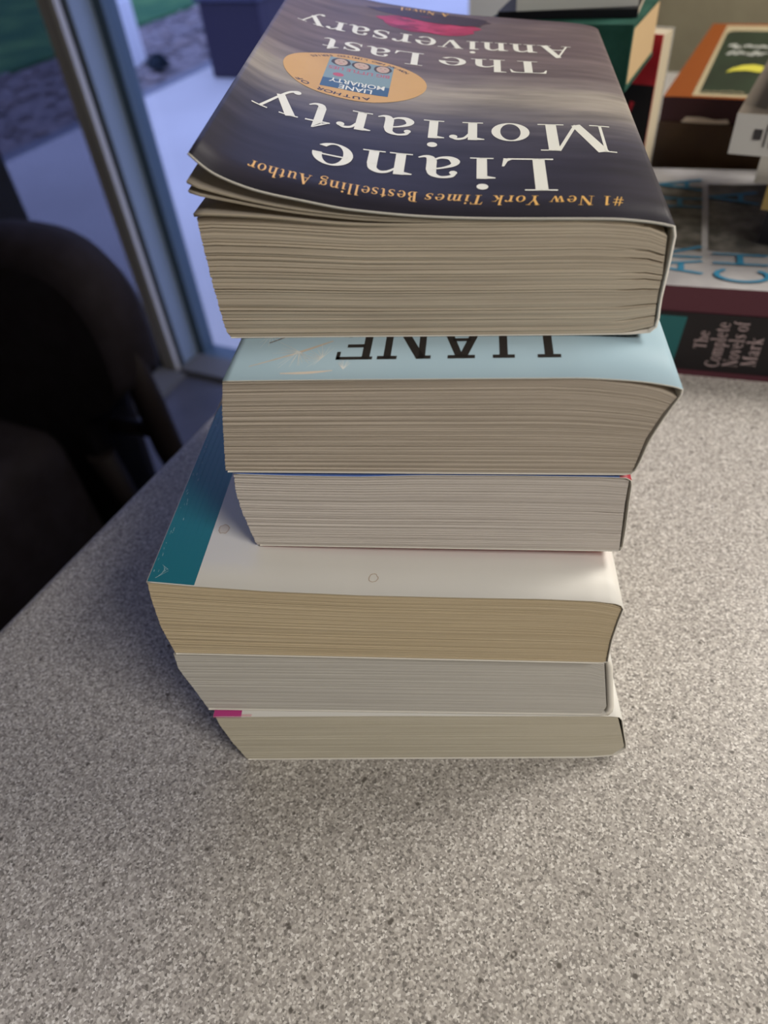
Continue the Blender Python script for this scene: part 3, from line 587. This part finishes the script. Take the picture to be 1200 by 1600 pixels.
def glass(name, tint, gl):
    m = bpy.data.materials.new(name); m.use_nodes = True; nt = m.node_tree; nt.nodes.clear()
    o = nt.nodes.new('ShaderNodeOutputMaterial'); t = nt.nodes.new('ShaderNodeBsdfTransparent'); g = nt.nodes.new('ShaderNodeBsdfGlossy'); x = nt.nodes.new('ShaderNodeMixShader')
    t.inputs[0].default_value = (*tint, 1); g.inputs['Roughness'].default_value = .02; g.inputs[0].default_value = (gl, gl, gl, 1); x.inputs[0].default_value = .05
    nt.links.new(t.outputs[0], x.inputs[1]); nt.links.new(g.outputs[0], x.inputs[2]); nt.links.new(x.outputs[0], o.inputs[0]); return m
bm = bmesh.new(); box(bm, -1.222, -.43, VW+.085, VW+.091, -.728, 1.5, xf=X); link('window_pane', bm, glass('clear_glass', (.95, .97, 1), .8), W1o)
D1 = struct(slab_obj('door_1', -3.2, -1.286, VW-.01, VW+.05, -.735, -.685, M_dk))
bm = bmesh.new(); box(bm, -3.2, -1.286, VW+.02, VW+.026, -.685, 1.5, xf=X); link('door_pane', bm, glass('tinted_glass', (.52, .53, .58), 1), D1)
struct(slab_obj('trim_2', -3.2, -1.20, .985, VW-.03, -.74, -.728, M_sill))

# ------------------------------------------------------------------ outside
M_pave = mat('smooth_concrete', (.60, .58, .55), .8, .2, noise=(1.5, (.55, .53, .50), 1))
M_gravel = mat('brown_gravel', (.13, .12, .13), .9, .1, noise=(14, (.30, .26, .26), 1))
M_grass = mat('lawn', (.035, .12, .06), .95, .05, noise=(3, (.09, .21, .08), 1), bump=.5, bscale=60)
ZG = -.78
struct(slab_obj('ground_pavement', -3.25, 4, VW+.13, 12, ZG-.08, ZG, M_pave))
struct(slab_obj('trim_3', -3.40, -3.25, VW+.13, 12, ZG-.08, ZG-.015, mat('dark_concrete_kerb', (.16, .17, .20), .7)))  # kerb strip in one even grey, darker than the pavement
gb = struct(slab_obj('ground_gravel', -4.75, -3.40, VW+.13, 14, ZG-.08, ZG-.02, M_gravel))
struct(slab_obj('ground_lawn', -30, -4.75, VW-2, 40, ZG-.08, ZG, M_grass))
rs = random.Random(5); bm = bmesh.new()
for k in range(420):
    c = rf(rs.uniform(-4.7, -3.45), rs.uniform(2.2, 7.5), ZG-.012); r_ = rs.uniform(.018, .05)
    g = bmesh.ops.create_icosphere(bm, subdivisions=1, radius=r_)['verts']; sc_ = [rs.uniform(.7, 1.3) for _ in range(3)]
    for v in g: v.co = Vector((v.co.x*sc_[0], v.co.y*sc_[1], v.co.z*sc_[2]*.6))+c
gs = link('gravel', bm, mat('bed_stones', (.20, .18, .19), .9, .1, noise=(2, (.33, .28, .27), 1))); gs['kind'] = 'stuff'; tag(gs, 'brown gravel stones in the planting bed outside the window', 'gravel')
def shrub(c, r_, label, colr, n=260, seed=1, hh=1.0):
    rs = random.Random(seed); t = empty('shrub', c, 0, label, 'shrub'); bm = bmesh.new()
    for k in range(n):
        th, ph = rs.uniform(0, 6.283), math.acos(rs.uniform(0, 1)); d = r_*rs.uniform(.55, 1)
        p = Vector((d*math.sin(ph)*math.cos(th), d*math.sin(ph)*math.sin(th), d*math.cos(ph)*hh+.03)); n_ = Vector([rs.uniform(-1, 1) for _ in range(3)]).normalized(); s_ = n_.orthogonal().normalized()*r_*.16; q_ = n_.cross(s_)*1.9
        bm.faces.new([bm.verts.new(p-s_*.0-q_), bm.verts.new(p+s_), bm.verts.new(p+q_), bm.verts.new(p-s_)])
    link('foliage', bm, mat('leaves_'+str(seed), colr, .7, .2), t, recalc=False)
    bm = bmesh.new()
    for k in range(7):
        a = k*.9; bmesh.ops.create_cone(bm, cap_ends=True, segments=6, radius1=.008, radius2=.004, depth=r_*.9*hh, matrix=Matrix.Translation((.15*r_*math.cos(a), .15*r_*math.sin(a), r_*.45*hh)) @ Matrix.Rotation(.35, 4, Vector((math.sin(a), -math.cos(a), 0))))
    link('stem', bm, mat('twigs_'+str(seed), (.08, .06, .05), .8), t)
shrub(rf(-3.60, 4.1, ZG-.02), .075, 'small dark leafy plant in the gravel bed close to the pavement', (.05, .07, .09), seed=3)
shrub(rf(-3.75, 5.3, ZG-.02), .22, 'dark leafy plant beside the dark bin on the gravel bed', (.05, .06, .10), seed=4)
shrub(rf(-4.05, 6.6, ZG-.02), .36, 'yellow-green grassy plant behind the gravel bed near the lawn', (.30, .33, .16), seed=5)

# white post with a square base
P_ = empty('porch_post', rf(-3.95, 4.22, ZG-.02), RA, 'bright white square porch post on a wider base outside the window', 'post')
M_post = mat('bright_white_paint', (.86, .88, .90), .45)
bm = bmesh.new(); box(bm, -.055, .055, -.055, .055, .42, 3.2, bevel=.006); link('shaft', bm, M_post, P_)
bm = bmesh.new(); box(bm, -.085, .085, -.085, .085, -.03, .36, bevel=.008); box(bm, -.07, .07, -.07, .07, .36, .42, bevel=.015); link('base', bm, M_post, P_)
# dark bin on the pavement
Bn = empty('litter_bin', rf(-2.86, 4.14, ZG), RA, 'dark purple-grey bin with a narrower upper box standing on the pavement outside', 'bin')
M_bin = mat('dark_purple_metal', (.028, .020, .045), .5, .4)
bm = bmesh.new(); box(bm, -.20, .20, -.20, .20, 0, .38, bevel=.012); link('body', bm, M_bin, Bn)
bm = bmesh.new(); box(bm, -.22, .22, -.22, .22, .38, .405, bevel=.006); link('ledge', bm, mat('purple_metal_ledge', (.06, .06, .12), .4, .5), Bn)
bm = bmesh.new(); box(bm, -.17, .17, -.17, .17, .405, .95, bevel=.012); link('hood', bm, M_bin, Bn)
struct(slab_obj('fence_far', -16, 8, 16, 16.2, ZG, 1.6, mat('distant_hedge', (.05, .09, .07), .9, noise=(2, (.03, .06, .05), 1))))
bpy.data.objects['fence_far'].name = 'trim_4'

# ------------------------------------------------------------------ chair
def swept(bm, pts, radii, seg=14, flat=1.0):
    P = [Vector(p) for p in pts]; rings = []
    for i, p in enumerate(P):
        d = (P[min(i+1, len(P)-1)]-P[max(i-1, 0)]).normalized(); s1 = d.cross(Vector((.1, 1, .2))).normalized(); s2 = d.cross(s1)
        rings.append([bm.verts.new(p+(s1*math.cos(2*math.pi*k/seg)+s2*flat*math.sin(2*math.pi*k/seg))*radii[i]) for k in range(seg)])
    for a, b in zip(rings, rings[1:]):
        for k in range(seg): f = bm.faces.new([a[k], a[(k+1) % seg], b[(k+1) % seg], b[k]]); f.smooth = True
    bm.faces.new(rings[0]); bm.faces.new(list(reversed(rings[-1])))
CH = empty('armchair', rf(-.868, .59, -.739), RA, 'dark brown rounded-back chair standing on the floor beside the counter', 'chair'); CH.scale = (1, 1, .963)
M_ch = mat('dark_brown_upholstery', (.010, .0075, .009), .8, .12, noise=(30, (.014, .011, .014), 1))
M_chl = mat('dark_brown_wood', (.010, .007, .007), .7, .12)
out = []
for a in range(0, 181, 9):   # superelliptic back seen from behind
    c, s_ = math.cos(rad(a)), math.sin(rad(a)); out.append((.16*(abs(c)**.7)*(1 if c > 0 else -1), .50+.18*(s_**.7 if s_ > 0 else 0)))
bm = bmesh.new(); rows = []
outline = [(.06, .12), (.065, .42), (.13, .455), (.155, .475)]+out+[(-.155, .2), (-.15, .12)]
for y, k in ((-.05, .90), (-.03, .98), (0, 1), (.03, .98), (.05, .90)):
    rows.append([bm.verts.new((x*k, y+.10*(z/.68)**2*.4, .3+(z-.3)*k)) for x, z in outline])
for a_, b_ in zip(rows, rows[1:]):
    for i in range(len(outline)):
        j = (i+1) % len(outline); f = bm.faces.new([a_[i], a_[j], b_[j], b_[i]]); f.smooth = True
bm.faces.new(rows[0]); bm.faces.new(list(reversed(rows[-1]))); link('backrest', bm, M_ch, CH)
bm = bmesh.new(); box(bm, -.30, .05, -.56, -.06, .12, .42, bevel=.045); link('seat', bm, M_ch, CH, smooth=True)
for sx in (1, -1):
    bm = bmesh.new(); swept(bm, [(sx*.140, .02, .55), (sx*.147, .02, .42), (sx*.152, .02, .34), (sx*.16, .03, .2), (sx*.175, .05, .0)], [.016, .022, .022, .018, .013]); link('leg', bm, M_chl, CH)
    bm = bmesh.new(); swept(bm, [(sx*.055, -.03, .34), (sx*.065, -.02, .17), (sx*.08, -.01, 0)], [.022, .019, .014]); link('leg', bm, M_chl, CH)
    bm = bmesh.new(); swept(bm, [(sx*.15, .02, .37), (sx*.10, .015, .37), (sx*.055, .01, .37)], [.012, .012, .012]); link('stretcher', bm, M_chl, CH)
# tall black thing at the window
bk = slab_obj('cabinet', -1.55, -1.215, .70, .92, -.74, .02, mat('matt_black', (.006, .006, .008), .8, .2), bevel=.01); tag(bk, 'plain black cabinet behind the rounded dark chair, at the left edge', 'cabinet')

# ------------------------------------------------------------------ books behind, on the counter
def hard_book(name, P, yaw, W, D, H, label, m_cover, m_page, group=None, m_spine=None, prints=(), hard=True, ov=.003, pages_label=None, m_top=None, rounded=.0):
    """lies flat: spine on the local y=0 side, cover up; P = near-left bottom corner"""
    t = empty(name, P, rad(yaw), label, 'book', group)
    b = .0026 if hard else .0006; o_ = ov if hard else 0
    bm = bmesh.new(); box(bm, o_, W-o_, .004, D-o_, b, H-b); link('page_block', bm, m_page, t)
    sec = [(D, 0)]+[(.002+rounded*(1-math.sin(math.pi*k/8))-rounded if False else 0-rounded*math.sin(math.pi*k/8), H*k/8) for k in range(9)]+[(D, H)]
    ins = [(D, b)]+[(.004-rounded*.9*math.sin(math.pi*k/8), max(b, min(H-b, H*k/8))) for k in range(9)]+[(D, H-b)]
    bm = bmesh.new(); n = len(sec); A_ = [[bm.verts.new((x, y, z)) for y, z in sec] for x in (0, W)]; I_ = [[bm.verts.new((x, y, z)) for y, z in ins] for x in (0, W)]
    for i in range(n-1):
        sp = 1 <= i < n-2
        f = bm.faces.new([A_[0][i], A_[1][i], A_[1][i+1], A_[0][i+1]]); f.material_index = 1 if sp else (2 if i == n-2 else 0)
        bm.faces.new([I_[0][i], I_[0][i+1], I_[1][i+1], I_[1][i]])
        for x, flip in ((0, 0), (1, 1)):
            try: bm.faces.new([A_[x][i], A_[x][i+1], I_[x][i+1], I_[x][i]])
            except ValueError: pass
    for i in (0, n-1): bm.faces.new([A_[0][i], A_[1][i], I_[1][i], I_[0][i]])
    bmesh.ops.remove_doubles(bm, verts=bm.verts, dist=1e-6); bmesh.ops.recalc_face_normals(bm, faces=bm.faces)
    ms = [m_cover, m_spine or m_cover, m_top or m_cover]; lay = .00015
    for side, polys, m in prints:
        if m not in ms: ms.append(m)
        mi = ms.index(m)
        lay += .00012
        if side == 'spine': put_polys(bm, polys, lambda x, y: Vector((x, -rounded*math.sin(math.pi*max(0, min(1, y/H)))-lay, y)), mi)
        else: put_polys(bm, polys, lambda x, y: Vector((x, y, H+lay)), mi)
    link('cover', bm, ms, t, recalc=False); return t
GB = 'books lying behind the main stack'
M_pale_pages = mat('pale_pages', (.45, .40, .32), .9, .1)
M_novels = mat('black_cloth_jacket', (.012, .010, .012), .5, .3); M_maroon = mat('maroon_boards', (.085, .022, .035), .5, .35); M_tealp = mat('dark_teal_panel', (.016, .12, .13), .5); M_pinkt = mat('dusty_pink_ink', (.42, .33, .34), .5)
def up_text(txt, x, y0, h, L, mirror=False):
    """lettering that climbs: reading direction +y, letter tops towards -x; x = baseline, h = cap height, L = length"""
    P, wd = text_polys(txt); k_ = L/wd; return [[(x-py*h, y0+px*k_) for px, py in p] for p in P]
BX = .1760-.035*math.cos(rad(-21)); BY = .3714-.035*math.sin(rad(-21))
def along(P, yaw, d, e=0): return (P[0]+math.cos(rad(yaw))*d-math.sin(rad(yaw))*e, P[1]+math.sin(rad(yaw))*d+math.cos(rad(yaw))*e)
f0 = along((.1952, .3631), -21, -.036); M1 = []
pr = [('spine', [[(.013, .008), (.031, .008), (.033, .040), (.017, .040)]], M_tealp),
      ('spine', [[(0, 0), (.15, 0), (.15, .004), (0, .004)]], M_maroon),
      ('spine', up_text('The', .0475, .0195, .0072, .0125), M_pinkt), ('spine', up_text('Complete', .0575, .0075, .0082, .031), M_pinkt), ('spine', up_text('Novels of', .0675, .0085, .0082, .031), M_pinkt), ('spine', up_text('Mark', .0775, .010, .0082, .020), M_pinkt)]
hard_book('hardcover_book', (f0[0], f0[1], 0), -21, .15, .186, .0425, 'thick black hardcover with teal panel and pinkish spine title, right of the stack', M_novels, M_pale_pages, GB, prints=pr)
# white jacketed book with large blue lettering
M_jacket = mat('grey_white_photo_jacket', (.27, .262, .27), .4, .3, noise=(30, (.40, .39, .39), 1)); M_jblue = mat('blue_outline_ink', (.03, .19, .32), .4); M_jphoto = mat('dark_crowd_photo', (.035, .035, .032), .4, .4, noise=(90, (.15, .14, .125), 1)); M_jband = mat('pale_gap_ink', (.30, .28, .27), .4)
def o_letter(c, x, y0, h, L):  # outlined letter: light face with a blue outline stroke, climbing
    def T_(p): return [(x-q[1]*h, y0+q[0]*L) for q in p]
    st = {'C': [ring(.5, .5, .5, .5, .12, .1, 40, 320)], 'H': [rect(0, 0, .13, 1), rect(.87, 0, 1, 1), rect(.1, .45, .9, .56)], 'A': [stroke([(0, 0), (.5, 1)], [.13, .13]), stroke([(1, 0), (.5, 1)], [.13, .13]), rect(.25, .3, .75, .4)],
          'R': [rect(0, 0, .13, 1), ring(.3, .74, .6, .26, .12, .1, -90, 90), stroke([(.4, .5), (.95, 0)], [.13, .13])], 'U': [rect(0, .3, .13, 1), rect(.87, .3, 1, 1), ring(.5, .35, .5, .35, .12, .1, 180, 360)]}[c]
    return [T_(p) for g in st for p in g]
cvp = [('top', [[(.010, .055), (.040, .045), (.042, .150), (.014, .152)]], M_jphoto), ('top', [[(.044, .048), (.128, .040), (.128, .160), (.046, .155)]], M_jphoto),
       ('top', o_letter('A', .040, .016, .034, .016), M_jblue), ('top', o_letter('R', .040, .036, .034, .017), M_jblue), ('top', o_letter('H', .042, .112, .030, .016), M_jblue), ('top', o_letter('A', .042, .142, .030, .020), M_jblue),
       ('top', o_letter('C', .077, .007, .031, .018), M_jblue), ('top', o_letter('H', .077, .029, .031, .014), M_jblue), ('top', o_letter('A', .077, .120, .031, .020), M_jblue)]
f1 = along((.1761, .3714), -21, -.018)
hard_book('hardcover_book', (f1[0], f1[1], .0425), -21, .13, .186, .0160, 'maroon-spined hardcover with photo jacket and large blue letters', M_maroon, M_pale_pages, GB, m_top=M_jacket, prints=cvp)
# stack at the right edge, lying on the white jacket
zt = .0587; M_w = mat('white_spine', (.62, .63, .61), .5); M_taupe = mat('taupe_cover', (.15, .125, .10), .5); M_yel = mat('mustard_cover', (.36, .26, .09), .5); M_bk = mat('black_cover', (.01, .01, .014), .45); M_offw = mat('grey_white_cover', (.45, .44, .40), .5)
hard_book('paperback_book', (.2485, .4085, zt), -33, .17, .11, .0205, 'black paperback at the right edge lying on the blue-lettered jacket', M_bk, M_pale_pages, GB, hard=False)
hard_book('paperback_book', (.2455, .4105, zt+.0206), -33, .17, .11, .0150, 'mustard yellow paperback at the right edge between black and grey-white books', M_yel, M_pale_pages, GB, hard=False)
hard_book('paperback_book', (.2385, .4140, zt+.0357), -33, .17, .11, .0145, 'grey-white paperback at the right edge under the white book with the label', M_offw, M_pale_pages, GB, hard=False, rounded=.002)
M_lab = mat('dark_grey_label_ink', (.05, .05, .055), .5)
lab = [('spine', rect(.0110, .0085, .0155, .0140), M_lab)]+[('spine', rect(.0172+k*.0034, .0050, .0172+k*.0034+(.0016 if k % 2 else .0009), .0170), M_lab) for k in range(9)]
hard_book('paperback_book', (.2232, .4238, zt+.0503), -33, .17, .12, .0215, 'white-spined book with small dark square, taupe cover up, at the right edge', M_w, M_pale_pages, GB, hard=False, m_top=M_taupe, prints=lab)
hard_book('paperback_book', (.2400, .4240, zt+.0720), -33, .15, .10, .016, 'tan book lying uppermost on the right-edge books', mat('tan_cover', (.33, .27, .20), .6), M_pale_pages, GB, hard=False)
# brown and orange books further back
fb = along((.2500, .5650), -31, -.012)
M_br = mat('dark_brown_leather', (.055, .030, .015), .55, .3, noise=(40, (.07, .042, .018), 1))
hard_book('hardcover_book', (fb[0]+.004, fb[1]-.006, .0), -31, .11, .24, .0440, 'dark grey hardcover on the counter under the plain brown book', mat('charcoal_cloth', (.04, .04, .045), .6), M_pale_pages, GB)
hard_book('hardcover_book', (fb[0], fb[1], .0441), -31, .11, .24, .0398, 'plain dark brown hardcover beneath the orange and green book', M_br, M_pale_pages, GB)
M_mar2 = mat('very_dark_maroon', (.035, .010, .012), .5); M_or = mat('burnt_orange_border', (.21, .052, .007), .55, .15); M_gr = mat('dark_green_cover_art', (.018, .032, .016), .5, .2, noise=(25, (.012, .018, .010), 1)); M_cr = mat('cream_rule', (.36, .30, .18), .5); M_scr = mat('white_script_ink', (.36, .37, .33), .5); M_ylw = mat('yellow_crescent', (.52, .48, .05), .5); M_chip = mat('worn_tan_label', (.55, .47, .38), .7)
def scrib(x0, y0, L_, h, n, seed):
    r = random.Random(seed); pts = []
    for k in range(n): pts.append((x0+L_*k/(n-1), y0+h*(r.uniform(.2, 1) if k % 2 else r.uniform(-.5, .2))))
    return stroke(pts, [h*.28]*n, sub=3)
tp = [('top', rect(.006, .0, .21, .234), M_or), ('top', [[(.0195, .004), (.20, .004), (.20, .226), (.0135, .226)]], M_cr), ('top', [[(.0235, .011), (.19, .011), (.19, .205), (.022, .205), (.018, .199), (.0175, .192)]], M_gr),
      ('top', scrib(.026, .146, .032, .012, 12, 2), M_scr), ('top', scrib(.028, .124, .030, .012, 11, 3), M_scr), ('top', scrib(.024, .014, .030, .004, 11, 4), M_cr),
      ('top', [[(.034, .066), (.040, .071), (.048, .073), (.058, .069), (.063, .074), (.060, .086), (.052, .091), (.044, .088), (.037, .078)]], M_ylw), ('spine', [[(.016, .0003), (.028, .0001), (.044, .0004), (.050, .0008), (.048, .0036), (.040, .0028), (.030, .0042), (.019, .0040)]], M_chip)]
hard_book('hardcover_book', (fb[0]+.001, fb[1]+.001, .0842), -31, .21, .235, .0165, 'hardcover with green cover, orange border and yellow crescent', M_mar2, M_pale_pages, GB, m_top=M_or, prints=tp, hard=True)
# books seen past the far right corner of the dark cover
def stand_book(name, P, yaw, W, D, H, label, mats_, bands):
    t = empty(name, P, rad(yaw), label, 'book', GB)
    bm = bmesh.new(); box(bm, .0, W-.0015, .0012, D-.0012, .001, H-.001); link('page_block', bm, M_standp, t)
    bm = bmesh.new(); box(bm, -.0015, W, 0, .001, 0, H); box(bm, -.0015, W-.001, D-.0006, D, 0, H, 2); box(bm, -.0015, -.0005, 0, D, 0, H)
    ms = list(mats_)
    for (z0, z1, mi) in bands: put_polys(bm, rect(-.0015, z0, W, z1), lambda x, y: Vector((x, -.0002, y)), mi)
    put_polys(bm, [[(W-.034+q[0]*.02, .088+q[1]*.018) for q in p] for p in stroke([(0, 1), (.3, 0), (.5, .7), (.75, 0), (1, 1)], [.16]*5, 1)], lambda x, y: Vector((x, -.0005, y)), 0)
    link('cover', bm, ms, t, recalc=False); return t
M_standp = mat('cream_fore_edge', (.50, .43, .31), .85)
M_red = mat('glossy_red_cover', (.60, .03, .05), .35, .4, noise=(30, (.30, .015, .022), 1))
stand_book('paperback_book', (.2198-.09*math.cos(rad(-42)), .54-.09*math.sin(rad(-42)), .0), -42, .09, .0225, .147, 'red and black book standing upright with a cream page edge, behind the green cloth book', [M_red, M_bk, M_w], [(0, .066, 2), (.066, .117, 1)])
M_gcl = mat('worn_dark_green_cloth', (.010, .055, .040), .7, .2, noise=(60, (.02, .085, .065), 1)); M_tanp = mat('aged_tan_page_ends', (.52, .37, .21), .85, .1)
g0 = (.170, .462)
yg = -30
base = (g0[0]-.09*math.cos(rad(yg)), g0[1]-.09*math.sin(rad(yg)))
hard_book('hardcover_book', (base[0]-.002, base[1]+.004, .0), yg, .085, .05, .136, 'black boxed volume that carries the green cloth book', M_bk, M_pale_pages, GB)
hard_book('hardcover_book', (base[0], base[1], .1365), yg, .09, .085, .034, 'dark green cloth hardcover with tan page ends, beyond the dark curled paperback', M_gcl, M_tanp, GB, rounded=.001, ov=.0005,
          prints=[('spine', [[(.062, .029), (.067, .0285), (.068, .032), (.063, .0325)]], mat('lime_speck', (.22, .33, .08), .6))])
hard_book('paperback_book', (base[0]+.010, base[1]+.004, .1708), yg+6, .082, .078, .0042, 'thin black filler added for the shaded gap under the pale grey-white book', M_bk, M_pale_pages, GB, hard=False)  # added slab: its black stands in for the shade in this gap
hard_book('hardcover_book', (base[0]+.020, base[1]-.002, .1752), yg+12, .070, .08, .020, 'pale grey-white book lying uppermost over the green cloth hardcover', M_w, M_pale_pages, GB)

# ------------------------------------------------------------------ ceiling lights
for (p, sz, pw, c), lab in zip(LIGHTS, ('ceiling light panel above the right side of the counter', 'ceiling light panel on the left behind the viewer', 'ceiling light panel far behind on the right')):
    t = empty('ceiling_light', p, RA, lab, 'light', 'ceiling lights')
    bm = bmesh.new(); box(bm, -sz[0]/2-.02, sz[0]/2+.02, -sz[1]/2-.02, sz[1]/2+.02, .015, .04); link('housing', bm, M_ceil, t)
    l = bpy.data.lights.new('lamp', 'AREA'); l.shape = 'RECTANGLE'; l.size, l.size_y = sz; l.energy = pw; l.color = c
    o = bpy.data.objects.new('lamp', l); COL.objects.link(o); o.parent = t
